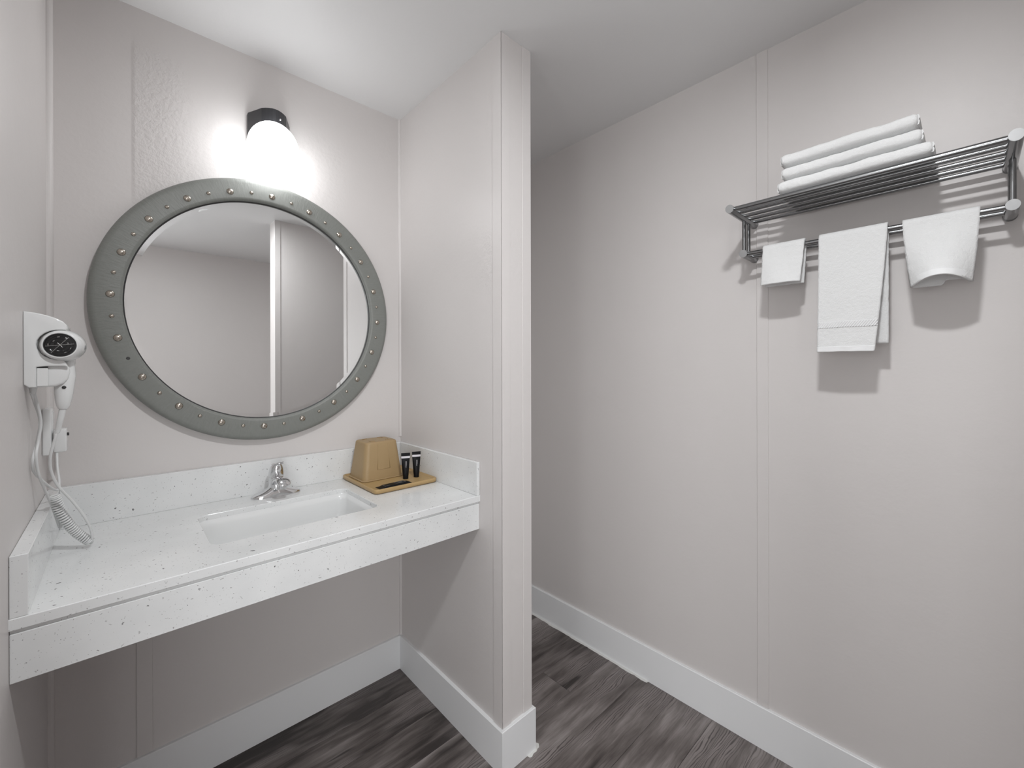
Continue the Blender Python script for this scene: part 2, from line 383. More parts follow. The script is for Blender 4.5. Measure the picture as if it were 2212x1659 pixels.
# battens, corner mouldings and corner beads
def trim(n, label, x0, x1, y0, y1, z0, z1, bev=0.0012):
    o = MB().box(x0, x1, y0, y1, z0, z1, bev, 1).build('trim_%d' % n, M_WALL, origin=((x0+x1)/2, (y0+y1)/2, z0))
    return tag(o, label, 'trim', kind='structure')
trim(1, 'flat painted batten running up the right wall behind the towels', XR-0.0035, XR, 0.477, 0.5134, BH, H)
trim(2, 'flat painted batten on the back wall below the vanity', 0.038, 0.076, YB-0.004, YB, BH, 0.885)
def corner_mould(n, label, cx, cy, sx, sy, r, z0, z1):
    poly = [(cx, cy)] + [(cx+sx*r*math.cos(t), cy+sy*r*math.sin(t)) for t in (math.pi/2*i/6 for i in range(7))]
    t = MB().prism(poly, 'Z', z0, z1); o = t.build('trim_%d' % n, M_WALL, origin=(cx, cy, z0)); tag(o, label, 'trim', kind='structure')
corner_mould(3, 'rounded corner moulding between hair dryer wall and mirror wall', XL, YB, 1, -1, 0.013, 1.03, H)
corner_mould(4, 'rounded corner moulding between mirror wall and partition', XP, YB, -1, -1, 0.009, 1.03, H)
corner_mould(5, 'rounded corner moulding low in the left corner under the vanity', XL, YB, 1, -1, 0.013, BH, 0.86)
corner_mould(6, 'rounded corner moulding low in the right corner under the vanity', XP, YB, -1, -1, 0.009, BH, 0.86)
trim(7, 'narrow corner bead on the vanity side of the partition end', XP-0.0028, XP, YE-0.0025, YE+0.043, BH, H)
trim(8, 'flat bead on the left of the partition end face', XP-0.0028, 0.962, YE-0.0025, YE, BH, H)
trim(9, 'flat bead on the right of the partition end face', 1.0185, XP+PT+0.0015, YE-0.003, YE, BH, H)
trim(10, 'corner bead on the short wall seen in the mirror', XN-0.003, XN+0.036, YN, YN+0.003, BH, H)

# ------------------------------------------------------------------ vanity counter
ZT, ZS, YFc = 0.890, 0.868, 1.163            # top, underside of slab, front edge
SPL, SPT = 1.006, 0.020                      # splash top, thickness
van = thing('vanity_counter', ((XL+XP)/2, YB, 0.772), 'wall-to-wall vanity counter of white quartz with grey flecks', 'counter')
SX0, SX1, SY0, SY1, SR = 0.171, 0.616, 1.292, 1.577, 0.028
def rrect(x0, x1, y0, y1, r, n=7):
    out = []
    for cx, cy, a in ((x1-r, y1-r, 0), (x0+r, y1-r, 90), (x0+r, y0+r, 180), (x1-r, y0+r, 270)):
        for i in range(n): t = math.radians(a+90*i/(n-1)); out.append((cx+r*math.cos(t), cy+r*math.sin(t)))
    return out
t = MB(); inner = rrect(SX0, SX1, SY0, SY1, SR)
mid = ((SX0+SX1)/2, (SY0+SY1)/2)
e = 0.0015
def outer_hit(p):
    d = Vector((p[0]-mid[0], p[1]-mid[1])); k = 1e9
    for lim, c, comp in ((XL, mid[0], d.x), (XP, mid[0], d.x), (YFc, mid[1], d.y), (YB, mid[1], d.y)):
        if abs(comp) > 1e-9:
            q = (lim-c)/comp
            if q > 0: k = min(k, q)
    return (mid[0]+d.x*k, mid[1]+d.y*k)
outer = [outer_hit(p) for p in inner]
# insert exact corners of the slab where the nearest ray lands
for c in ((XL, YFc), (XP, YFc), (XL, YB), (XP, YB)):
    i = min(range(len(outer)), key=lambda j: (outer[j][0]-c[0])**2+(outer[j][1]-c[1])**2); outer[i] = c
def sh(p, d):                                  # eased front edge only
    return (p[0], p[1]+d if abs(p[1]-YFc) < 1e-6 else p[1])
n = len(inner)
rings = [[(p[0], p[1], ZS) for p in inner], [(p[0], p[1], ZT-e) for p in inner],
         [((p[0]-mid[0])*1.004+mid[0], (p[1]-mid[1])*1.006+mid[1], ZT) for p in inner],
         [(*sh(p, e), ZT) for p in outer], [(p[0], p[1], ZT-e) for p in outer], [(p[0], p[1], ZS+e) for p in outer], [(*sh(p, e), ZS) for p in outer], [(p[0], p[1], ZS) for p in inner]]
t.loft(rings, cap=False); bmesh.ops.remove_doubles(t.bm, verts=t.bm.verts[:], dist=1e-6)
t.build('slab', M_QUARTZ, van)
MB().box(XL+0.0242, XP-0.0132, YB-SPT, YB-0.0005, ZT, SPL, 0.0012, 1).build('backsplash', M_QUARTZ, van)
MB().box(XL+0.0005, XL+0.024, YFc+0.001, YB-0.0005, ZT, SPL-0.004, 0.0012, 1).build('side_splash', M_QUARTZ, van)
MB().box(XP-0.013, XP-0.0005, YFc+0.001, YB-0.0005, ZT, SPL, 0.0012, 1).build('side_splash', M_QUARTZ, van)
MB().box(XL+0.0005, XP-0.0005, YFc+0.004, YFc+0.024, 0.772, 0.8605, 0.001, 1).build('apron', M_QUARTZ, van)
MB().box(XL+0.0005, XP-0.0005, YFc+0.008, YFc+0.03, 0.858, ZS, 0).build('apron_cleat', M_QUARTZ, van)

# undermount basin
sink = thing('sink_basin', (mid[0], mid[1], 0.73), 'white rectangular porcelain sink set under the counter', 'sink')
def ringz(x0, x1, y0, y1, r, z): return [(p[0], p[1], z) for p in rrect(x0, x1, y0, y1, r)]
g = 0.004
rings = [ringz(SX0-0.02, SX1+0.02, SY0-0.02, SY1+0.02, SR+0.02, ZS-0.0005), ringz(SX0-g, SX1+g, SY0-g, SY1+g, SR+g, ZS-0.0005)]
dep = 0.125
for i in range(1, 17):
    q = i/16
    a = math.sin(q*math.pi/2)
    ins = 0.012*q + 0.075*max(0, q-0.35)**1.8*2.2
    insx = 0.012*q + 0.135*max(0, q-0.3)**1.6*1.6
    z = ZS - dep*(1-(1-q)**1.9)
    rings.append(ringz(SX0-g+insx, SX1+g-insx, SY0-g+ins, SY1+g-ins, SR+g+0.03*q, z))
cxm, cym = mid
rings.append([(cxm+(p[0]-cxm)*0.25, cym+(p[1]-cym)*0.25, ZS-dep-0.002) for p in rings[-1]])
rings.append([(cxm+(p[0]-cxm)*0.05, cym+(p[1]-cym)*0.05, ZS-dep-0.003) for p in rings[-1]])
t = MB(); t.loft(rings, cap=False)
o = t.build('bowl', M_PORC, sink, smooth=True)
so = o.modifiers.new('solid', 'SOLIDIFY'); so.thickness = 0.008; so.offset = 1
MB().lathe([(0.0005, 0.002), (0.010, 0.003), (0.021, 0.002), (0.0225, -0.001)], (cxm, cym, ZS-dep-0.002), n=32).build('drain', M_CHROME, sink, smooth=True)

# faucet
FX, FY = 0.406, 1.657
fau = thing('faucet', (FX, FY, ZT), 'single-lever chrome faucet behind the sink', 'faucet')
t = MB(); rings = []
for i in range(33):
    q = -1+2*i/32; x = FX+0.0785*math.copysign(abs(q)**0.9, q)
    wdt = 0.0275*math.sqrt(max(0.0, 1-abs(q)**3.2))+0.0006
    hgt = 0.004+0.014*(1-abs(q)**2.2)+0.020*math.exp(-(q/0.36)**2)
    if abs(q) == 1: hgt = 0.003
    ring = []
    for j in range(17):
        a = math.pi*j/16; ring.append((x, FY+wdt*math.cos(a), ZT+0.004*min(1, 3*math.sin(a))+hgt*math.sin(a)**0.8))
    ring += [(x, FY-wdt, ZT), (x, FY+wdt, ZT)]
    rings.append(ring)
t.loft(rings); t.build('base_plate', M_CHROME, fau, smooth=True, auto=50)
MB().lathe([(0.027, 0.004), (0.0255, 0.022), (0.0235, 0.045), (0.0228, 0.062), (0.0232, 0.064), (0.0225, 0.066), (0.0, 0.066)], (FX, FY, ZT), n=40).build('body', M_CHROME, fau, smooth=True, auto=50)
# spout: flattened arch reaching forward over the bowl
t = MB(); rings = []
for q, dy, z, wx, hz in ((0, -0.004, 0.038, 0.019, 0.016), (1, -0.022, 0.053, 0.020, 0.0125), (2, -0.045, 0.063, 0.020, 0.0105), (3, -0.068, 0.067, 0.0215, 0.0085), (4, -0.088, 0.065, 0.0215, 0.0078), (5, -0.100, 0.0605, 0.0200, 0.0065), (6, -0.108, 0.0565, 0.0150, 0.0040), (7, -0.111, 0.0545, 0.007, 0.0015)):
    rings.append([(FX+wx*math.cos(a), FY+dy, ZT+z+hz*math.sin(a)) for a in (2*math.pi*j/20 for j in range(20))])
t.loft(rings); sp_ = t.build('spout', M_CHROME, fau, smooth=True, auto=60)
MB().lathe([(0.0, 0.0), (0.0095, 0.0), (0.0108, 0.001), (0.0108, 0.018), (0.0, 0.018)], (FX, FY-0.088, ZT+0.040), n=28).build('aerator', M_CHROME, sp_, smooth=True, auto=40)
# lever: domed cap leaning forward into a short lip
t = MB(); rings = []
for z, r, dy in ((0.066, 0.0240, 0.0), (0.072, 0.0248, 0.0), (0.084, 0.0242, -0.001), (0.095, 0.0222, -0.003), (0.103, 0.0190, -0.006), (0.109, 0.0150, -0.010), (0.113, 0.0105, -0.015), (0.1155, 0.005, -0.019)):
    rings.append([(FX+r*math.cos(a), FY+dy+r*math.sin(a), ZT+z) for a in (2*math.pi*j/28 for j in range(28))])
t.loft(rings); lev = t.build('lever', M_CHROME, fau, smooth=True, auto=50)
t = MB(); rings = []
for dy, z, wx, hz in ((-0.002, 0.109, 0.017, 0.005), (-0.020, 0.112, 0.0145, 0.0042), (-0.038, 0.1165, 0.0115, 0.0034), (-0.052, 0.119, 0.0105, 0.003), (-0.056, 0.1185, 0.0065, 0.0018)):
    rings.append([(FX+wx*math.cos(a), FY+dy, ZT+z+hz*math.sin(a)) for a in (2*math.pi*j/16 for j in range(16))])
t.loft(rings); t.build('lever_lip', M_CHROME, lev, smooth=True, auto=60)
MB().lathe([(0.0, -0.0005), (0.003, -0.0005), (0.0034, 0.001)], (FX, FY-0.0243, ZT+0.086), axis='Y', n=16).build('set_screw', M_GRILL, lev, smooth=True)

# ------------------------------------------------------------------ tray with ice bucket and toiletries
TX0, TX1, TY0, TY1 = 0.656, 0.9105, 1.410, 1.7105
tr = thing('serving_tray', ((TX0+TX1)/2, (TY0+TY1)/2, ZT), 'tan plastic tray in the back corner of the counter', 'tray')
t = MB()
rs = []
for off, z, r in ((0.006, ZT+0.0005, 0.014), (0.0, ZT+0.004, 0.016), (-0.001, ZT+0.016, 0.017), (0.001, ZT+0.0178, 0.016), (0.004, ZT+0.0172, 0.014), (0.006, ZT+0.0165, 0.013), (0.009, ZT+0.0130, 0.010), (0.012, ZT+0.0122, 0.008)):
    rs.append([(p[0], p[1], z) for p in rrect(TX0+off, TX1-off, TY0+off, TY1-off, r, 6)])
t.loft(rs); t.build('tray_body', M_TAND, tr, smooth=True, auto=60)
ZTR = ZT+0.0125
bk = thing('ice_bucket', (0.753, 1.618, ZTR), 'tan square ice bucket turned upside down on the tray', 'bucket')
BX0, BX1, BY0, BY1 = 0.682, 0.833, 1.553, 1.690
TX0b, TX1b, TY0b, TY1b = 0.694, 0.809, 1.552, 1.668
BXc, BYc = (BX0+BX1)/2, (BY0+BY1)/2
def buck(q, z, r, grow=0.0):
    hx = 0.0815-0.0165*q+grow; hy = 0.0715-0.0150*q+grow
    return [(p[0], p[1], z) for p in rrect(BXc-hx, BXc+hx, BYc-hy, BYc+hy, r, 7)]
BHt = 0.145
rs = [buck(0, ZTR, 0.020, 0.003), buck(0, ZTR+0.002, 0.020, 0.0042), buck(0, ZTR+0.004, 0.020, 0.003), buck(0.02, ZTR+0.0048, 0.020, 0.0002)]
for i in range(1, 9): rs.append(buck(i/8*0.95, ZTR+0.0048+(BHt-0.012)*i/8, 0.020))
for a in (20, 45, 70, 90):
    ar = math.radians(a); rs.append(buck(0.97, ZTR+BHt-0.0075+0.0075*math.sin(ar), 0.020-0.004*(1-math.cos(ar)), -0.008*(1-math.cos(ar))))
rs.append(buck(0.97, ZTR+BHt+0.0001, 0.014, -0.03))
t = MB(); t.loft(rs); t.build('shell', M_TAN, bk, smooth=True, auto=60)
# raised label panel outline on the front, corner feet on the top
def front_pt(x, q, out=0.0): return (x, BYc-(0.0715-0.0150*q)-out, ZTR+0.0048+(BHt-0.012)*q/0.95)
def strip(pts, r): t = MB(); t.tube(pts, r, 6); return t
pan = [front_pt(BXc-0.019, 0.93), front_pt(BXc-0.026, 0.25), front_pt(BXc+0.026, 0.25), front_pt(BXc+0.022, 0.93)]
strip(pan[0:2], 0.0012).build('panel_ridge', M_TAN, bk, smooth=True); strip(pan[1:3], 0.0012).build('panel_ridge', M_TAN, bk, smooth=True); strip(pan[2:4], 0.0012).build('panel_ridge', M_TAN, bk, smooth=True)
for sx in (-1, 1):
    for sy in (-1, 1):
        px, py = BXc+sx*0.040, BYc+sy*0.038
        poly = [(px, py), (px-sx*0.018, py), (px-sx*0.018, py-sy*0.003), (px-sx*0.003, py-sy*0.003), (px-sx*0.003, py-sy*0.016), (px, py-sy*0.016)]
        MB().prism(poly, 'Z', ZTR+BHt-0.001, ZTR+BHt+0.0022).build('foot', M_TAN, bk)
# squeeze tubes standing on their caps
def text_mesh(body, size, name, mat, parent, loc, rot, ext=0.0001):
    c = bpy.data.curves.new(name, 'FONT'); c.body = body; c.size = size; c.align_x = 'CENTER'; c.align_y = 'CENTER'; c.extrude = ext
    o = bpy.data.objects.new(name, c); COL.objects.link(o); dg = bpy.context.evaluated_depsgraph_get()
    me = bpy.data.meshes.new_from_object(o.evaluated_get(dg)); bpy.data.objects.remove(o); me.materials.clear(); me.materials.append(mat)
    q = bpy.data.objects.new(name, me); COL.objects.link(q); q.parent = parent; q.location = loc; q.rotation_euler = rot; return q
def squeeze_tube(loc, rz, h, label):
    tb = thing('squeeze_tube', (0, 0, 0), label, 'toiletry tube', 'black tubes standing on the tray')
    def sec(wx, wy, z, n=28): return [(wx*math.cos(a), wy*math.sin(a), z) for a in (2*math.pi*j/n for j in range(n))]
    t = MB(); t.loft([sec(0.0098, 0.0098, 0), sec(0.0104, 0.0104, 0.0006), sec(0.0108, 0.0108, 0.013)]); t.build('cap', M_TUBE, tb, smooth=True, auto=40)
    rs = []
    for i in range(15):
        q = i/14; rs.append(sec(0.0112+0.0058*q**1.1, max(0.0112*(1-q**1.6), 0.0007), 0.0132+(h-0.0232)*q))
    rs.append(sec(0.0172, 0.0007, h)); t = MB(); t.loft(rs); body = t.build('tube_body', M_TUBE, tb, smooth=True, auto=50)
    z0 = h-0.020; rs = []
    for z in (z0, z0+0.0078):
        q = (z-0.0132)/(h-0.0232); q = min(q, 1)
        rs.append(sec(0.0112+0.0058*q**1.1+0.0003, max(0.0112*(1-q**1.6), 0.0007)+0.0003, z))
    t = MB(); t.loft(rs, cap=False); t.build('printed_band', M_PRINT, body, smooth=True)
    zc = 0.013+h*0.40; q = (zc-0.0132)/(h-0.0232); yy = -(0.0112*(1-q**1.6))
    for dx, wd, ln_, mt in ((0.0006, 0.0019, 0.032, M_PRINT), (0.0034, 0.0012, 0.017, M_PRINTG)):
        # illegible vertical lettering: a row of tiny glyph strokes
        t = MB(); zt = zc+0.016; k = 0
        while zt > zc+0.016-ln_:
            hh = 0.0011+0.0006*((k*5) % 3); d = yy*math.sqrt(max(0, 1-((dx)/0.0135)**2))-0.0011
            t.box(dx-wd/2, dx+wd/2-0.0004*((k*3) % 2), d, d+0.0012, zt-hh, zt); zt -= hh+0.0005; k += 1
        t.build('lettering', mt, body)
    tb.location = loc; tb.rotation_euler = (0, 0, rz); return tb
squeeze_tube((0.821, 1.498, ZTR), math.radians(-22), 0.100, 'black squeeze tube standing nearer the ice bucket, white band at its top')
squeeze_tube((0.866, 1.494, ZTR), math.radians(-22), 0.100, 'black squeeze tube standing farther from the ice bucket, white band at its top')
# flat black packet lying along the front rim
pk = thing('soap_packet', (0.745, 1.446, ZTR), 'flat black printed packet lying along the tray front', 'packet')
def packet_pts():
    rs = []
    nx = 24
    for i in range(nx+1):
        q = i/nx; x = -0.064+0.128*q
        th = 0.0012+0.0050*min(1, max(0, (q-0.05)/0.14), 1)*min(1, max(0, (0.97-q)/0.12))
        wdt = 0.0195-0.0012*math.sin(math.pi*q)
        if q < 0.07 and i % 2: x += 0.001
        rs.append([(x, -wdt, 0.0006), (x, -wdt*0.8, 0.0004), (x, wdt*0.8, 0.0004), (x, wdt, 0.0006), (x, wdt, 0.0012), (x, wdt*0.75, th), (x, 0, th*1.08), (x, -wdt*0.75, th), (x, -wdt, 0.0012)])
    return rs
PKR = math.radians(4)
t = MB(); t.loft(packet_pts()); pb = t.build('wrapper', M_TUBE, pk, origin=(0, 0, 0), smooth=True, auto=45); pb.location = (0, 0, 0)
def pk_line(x0, x1, y0, y1, z, name='printed_frame'):
    t = MB(); t.box(x0, x1, y0, y1, z, z+0.0003); o = t.build(name, M_PRINTG, pb, origin=(0, 0, 0)); o.location = (0, 0, 0); return o
zq = 0.00685
t = MB()
for a in ((0.005, 0.045, -0.0098, -0.0092), (0.005, 0.045, 0.0092, 0.0098), (0.005, 0.0056, -0.0098, 0.0098), (0.0444, 0.045, -0.0098, 0.0098)): t.box(*a, 0.0058, zq)
o = t.build('printed_frame', M_PRINTG, pb, origin=(0, 0, 0)); o.location = (0, 0, 0)
t = MB()
for yy, wl in ((0.003, 0.012), (0.0, 0.006), (-0.003, 0.007)):
    x = 0.025-wl
    while x < 0.025+wl: t.box(x, x+0.0011, yy-0.0007, yy+0.0007, 0.0060, zq); x += 0.0019
o = t.build('lettering', M_PRINTG, pb, origin=(0, 0, 0)); o.location = (0, 0, 0)
t = MB()
for a in ((-0.042, -0.0414, -0.010, 0.007), (-0.042, -0.022, -0.010, -0.0094)): t.box(*a, 0.0055, 0.00685)
o = t.build('printed_mark', M_PRINTG, pb, origin=(0, 0, 0)); o.location = (0, 0, 0)
pk.rotation_euler = (0, 0, PKR)

# ------------------------------------------------------------------ round mirror
MC = Vector((0.390, YB, 1.539))
mir = thing('round_mirror', MC, 'large round mirror in a grey leather frame with metal studs', 'mirror')
RI, RO, FD = 0.381, 0.4570, 0.038
prof = [(RO-0.006, -0.0005), (RO, -0.004), (RO, -FD+0.016), (RO-0.0018, -FD+0.0095), (RO-0.006, -FD+0.004), (RO-0.012, -FD+0.001), (RO-0.018, -FD), (RI+0.010, -FD-0.0012), (RI+0.004, -FD-0.0005), (RI+0.001, -FD+0.003), (RI, -FD+0.008), (RI, -0.010), (RI, -0.0005)]
MB().lathe(prof, MC, axis='Y', n=144, closed=True).build('frame', M_LEATHER, mir, smooth=True, auto=60)
MB().lathe([(RI-0.0035, -0.0215), (RI-0.0005, -0.0225), (RI+0.0008, -0.0215), (RI+0.0008, -0.010), (RI-0.0035, -0.010)], MC, axis='Y', n=144, closed=True).build('edge_bead', M_EDGE, mir, smooth=True, auto=40)
t = MB(); GL = -0.0205
prof = [(0.0005, GL), (0.12, GL), (0.24, GL), (RI-0.0165, GL), (RI-0.003, GL+0.0005)]
t.lathe(prof, MC, axis='Y', n=144)
t.build('glass', M_MIRROR, mir, smooth=False)
def stud_mesh(r, h, name):
    prof = [(r*1.0, 0.001), (r, -0.0003)] + [(r*math.cos(a), -h*math.sin(a)) for a in (math.pi/2*i/7 for i in range(1, 7))] + [(0.0002, -h)]
    return MB().lathe(prof, (0, 0, 0), axis='Y', n=20)
first = {}
SRAD = 0.4078
for k in range(40):
    a = math.radians(88.1-9.0*k); p = Vector((SRAD*math.cos(a), -FD-0.0004, SRAD*math.sin(a)))
    big = (k % 2 == 0)
    if not big and k == 27:      # the one stud that has fallen out leaves a hole
        o = MB().lathe([(0.0050, 0.0002), (0.0046, -0.0008), (0.0034, -0.0010), (0.0020, -0.0007), (0.0002, -0.0005)], (0, 0, 0), axis='Y', n=16).build('nail_hole', M_EDGE, mir, origin=(0, 0, 0), smooth=True); o.location = p; continue
    if big not in first:
        o = (stud_mesh(0.0104, 0.0066, 's') if big else stud_mesh(0.0060, 0.0048, 's')).build('stud' if big else 'small_stud', M_STUD, mir, origin=(0, 0, 0), smooth=True); first[big] = o; o.location = p
    else: dup(first[big], 'stud' if big else 'small_stud', mir, p)

# ------------------------------------------------------------------ wall lamp
lamp = thing('wall_lamp', (0.400, YB, 2.18), 'lit white globe lamp on a black base above the mirror', 'lamp')
poly = [(0.333, YB-0.0005), (0.333, YB-0.018), (0.3615, 1.6505)]
for i in range(1, 8): a = i/8; poly.append((0.3615+(0.4385-0.3615)*a, 1.6505-0.024*math.sin(math.pi*a)**0.9))
poly += [(0.4385, 1.6505), (0.467, YB-0.018), (0.467, YB-0.0005)]
MB().prism(poly, 'Z', 2.128, 2.229, 0.002).build('base', M_BLACKM, lamp)
prof = []
for i in range(25):
    a = -math.pi/2+math.pi*i/24; prof.append((max(0.0003, 0.0795*math.cos(a)), 0.089*math.sin(a)))
MB().lathe(prof, (0.396, 1.6425, 2.094), n=48).build('globe', M_GLOBE, lamp, smooth=True)
sc_ = MB().lathe([(0.0012, 0.002), (0.0012, -0.0004), (0.0026, -0.0008), (0.0032, -0.0004), (0.0032, 0.002)], (0.414, 1.6270, 2.198), axis='Y', n=20).build('thumb_screw', M_CHROME, lamp, smooth=True)

# ------------------------------------------------------------------ hair dryer, its holder, the socket
hold = thing('hair_dryer_holder', (XL, 1.385, 1.297), 'glossy white wall holder of the hair dryer, above the counter', 'dryer holder')
dc = (-0.092, 1.388)
body = [(-0.1448, 1.3045), (-0.1448, 1.4562), (-0.128, 1.4545), (-0.112, 1.4505), (-0.098, 1.4452), (-0.088, 1.4385), (-0.0825, 1.4315), (-0.0815, 1.425), (-0.0835, 1.4205)]
for i in range(0, 13):
    a = math.radians(84+ (276-84)*i/12); body.append((dc[0]+0.0355*math.cos(a)*0.98, dc[1]+0.0325*math.sin(a)))
body += [(-0.084, 1.3485), (-0.0795, 1.3395), (-0.0785, 1.328), (-0.0815, 1.3145), (-0.088, 1.3045), (-0.099, 1.2990), (-0.115, 1.2975), (-0.137, 1.2975)]
MB().prism(body, 'Y', 1.338, 1.438, 0.005, 3).build('shell', M_PLASTIC, hold, smooth=True, auto=35)
front = [p for p in body if p[1] > 1.3465]
low = [(-0.1265, 1.3405), (-0.1265, 1.2975), (-0.137, 1.2975), (-0.1448, 1.3045)]
fpl = [(-0.1448, 1.3045)] + [p for p in body[1:9]] + body[9:22] + [(-0.084, 1.3485), (-0.0800, 1.3405), (-0.0865, 1.3425), (-0.1100, 1.3425), (-0.1265, 1.3405), (-0.1265, 1.2980), (-0.137, 1.2975)]
MB().prism(fpl, 'Y', 1.3285, 1.3375, 0.0025, 3).build('face', M_PLASTIC, hold, smooth=True, auto=35)
MB().box(-0.1262, -0.1100, 1.3300, 1.3365, 1.300, 1.3380, 0.0012).build('clip', M_PLASTIC, hold)
MB().box(-0.1255, -0.1105, 1.3340, 1.3372, 1.3386, 1.3415).build('slot', M_EDGE, hold)
MB().lathe([(0.0, -0.012), (0.004, -0.012), (0.0062, 0.0), (0.0062, 0.004), (0.0, 0.004)], (-0.1345, 1.362, 1.2945), n=18).build('cord_gland', M_PLASTIC, hold, smooth=True, auto=40)
CR = 0.0027
pc = [(-0.1371, 1.36, 1.287), (-0.1342, 1.38, 1.2651), (-0.1301, 1.42, 1.2219), (-0.1337, 1.42, 1.1766), (-0.1387, 1.4, 1.1401), (-0.1401, 1.42, 1.1103), (-0.1334, 1.46, 1.0828), (-0.123, 1.52, 1.0491), (-0.1128, 1.56, 1.0318), (-0.1118, 1.58, 1.0486), (-0.1164, 1.6, 1.0814), (-0.1187, 1.62, 1.121)]
MB().tube(smooth_path(pc), CR, 10).build('power_cord', M_CORD, hold, smooth=True)
plug = MB().box(-0.1243, -0.1005, 1.612, 1.662, 1.1185, 1.1785, 0.004, 3).build('plug', M_PLASTIC, hold, smooth=True, auto=40)
MB().box(-0.1012, -0.0965, 1.618, 1.626, 1.1600, 1.1675, 0.0008).build('reset_button', M_EDGE, plug)

dry = thing('hair_dryer', (-0.088, 1.385, 1.25), 'white hair dryer with black round grille and coiled cord, in the wall holder', 'hair dryer')
axd = Vector((math.sin(math.radians(4)), math.cos(math.radians(4)), 0)); axs = Vector((axd.y, -axd.x, 0)); axu = Vector((0, 0, 1))
dc0 = Vector((-0.0913, 1.314, 1.3872))
def ring_at(s, r, c=dc0, n=40, rz=None): return [c + axd*s + axs*(r*math.cos(a)) + axu*((rz or r)*math.sin(a)) for a in (2*math.pi*j/n for j in range(n))]
t = MB(); t.loft([ring_at(s, r) for s, r in ((0.0012, 0.0243), (-0.0004, 0.0252), (-0.0002, 0.0272), (0.003, 0.0290), (0.012, 0.0318), (0.026, 0.0338), (0.045, 0.0346), (0.065, 0.0335), (0.085, 0.0300), (0.100, 0.0240), (0.110, 0.0225))], cap=True)
t.build('housing', M_PLASTIC, dry, smooth=True, auto=50)
t = MB(); t.loft([ring_at(s, r) for s, r in ((0.0012, 0.0245), (-0.0008, 0.0243), (-0.0008, 0.0225), (0.0006, 0.0220), (0.0006, 0.0005))], cap=False)
gr_ = t.build('grille', M_GRILL, dry, smooth=True, auto=40)
for k in range(3):
    a = math.radians((8, 52, 128)[k]); d = axs*math.cos(a)+axu*math.sin(a); c = dc0+axd*(-0.0004)
    if k < 2: MB().tube([c-d*0.0215, c+d*0.0215], 0.00055, 6).build('spoke', M_SILVERLINE, gr_)
    else: MB().tube([c-d*0.006, c+d*0.006], 0.00055, 6).build('spoke', M_SILVERLINE, gr_)
for rr in (0.0085, 0.0150, 0.0195):
    t = MB(); c = dc0+axd*(-0.0002); t.tube([c+axs*(rr*math.cos(a))+axu*(rr*math.sin(a)) for a in (2*math.pi*j/32 for j in range(33))], 0.0007, 6); t.build('grille_ring', M_GRILL, gr_, smooth=True)
for j in range(9):
    a = 2*math.pi*j/9+0.3; r0 = (0.0125, 0.0175, 0.0172)[j % 3]; c = dc0+axd*(-0.0003)+axs*(r0*math.cos(a))+axu*(r0*math.sin(a)); d = (axs*-math.sin(a)+axu*math.cos(a))
    MB().tube([c-d*0.0018, c+d*0.0018], 0.0008, 6).build('vent_fin', M_SILVERLINE, gr_)
bt = dc0+axd*0.034+axs*0.0338+axu*(-0.003)
t = MB(); t.loft([[bt+axs*s+axd*(0.0022*k*math.cos(a))+axu*(0.0048*k*math.sin(a)) for a in (2*math.pi*j/18 for j in range(18))] for s, k in ((-0.002, 1.0), (0.0012, 1.0), (0.0018, 0.6))]); t.build('side_button', M_PRINTG, dry, smooth=True)
# handle
t = MB(); rs = []
for z, xc, yc, wx, wy in ((1.368, -0.0810, 1.374, 0.0110, 0.018), (1.345, -0.0820, 1.372, 0.0100, 0.018), (1.320, -0.0868, 1.367, 0.0165, 0.019), (1.302, -0.0882, 1.365, 0.0160, 0.0185), (1.282, -0.0892, 1.365, 0.0150, 0.0175), (1.266, -0.0898, 1.365, 0.0130, 0.0150), (1.255, -0.0902, 1.365, 0.0108, 0.0125), (1.2485, -0.0904, 1.365, 0.0078, 0.0085)):
    rs.append([(xc+wx*math.cos(a), yc+wy*math.sin(a), z) for a in (2*math.pi*j/28 for j in range(28))])
t.loft(rs); hd = t.build('handle', M_PLASTIC, dry, smooth=True, auto=50)
MB().lathe([(0.0, -0.0012), (0.0032, -0.001), (0.0036, 0.001)], (-0.0878, 1.3463, 1.296), axis='Y', n=20).build('hang_hole', M_EDGE, hd, smooth=True)
MB().box(-0.0925, -0.0865, 1.3470, 1.3500, 1.3090, 1.3102).build('switch_mark', M_EDGE, hd)
hp = [(-0.0905, 1.365, 1.250), (-0.0913, 1.365, 1.2451), (-0.0949, 1.365, 1.2228), (-0.0988, 1.37, 1.2012), (-0.1005, 1.37, 1.195)]
sp2 = smooth_path(hp, 6); MB().tube(sp2, 0.006, 16, rads=[0.0066-0.0026*i/(len(sp2)-1) for i in range(len(sp2))]).build('strain_relief', M_CORD, dry, smooth=True, auto=50)
cp = [(-0.1005, 1.37, 1.197), (-0.103, 1.37, 1.1833), (-0.1108, 1.38, 1.1452), (-0.1118, 1.4, 1.1091), (-0.1027, 1.42, 1.069), (-0.0818, 1.44, 1.0259), (-0.0625, 1.455, 0.9814), (-0.0511, 1.47, 0.9418), (-0.0490, 1.482, 0.9100), (-0.0518, 1.489, 0.9005)]
MB().tube(smooth_path(cp), CR, 10).build('cord', M_CORD, dry, smooth=True)
cl = smooth_path([(-0.1116, 1.47, 1.0364), (-0.1048, 1.475, 1.0024), (-0.0909, 1.48, 0.9642), (-0.0736, 1.485, 0.9320), (-0.0530, 1.488, 0.9065)], 40)
coil = []; TURNS = 27
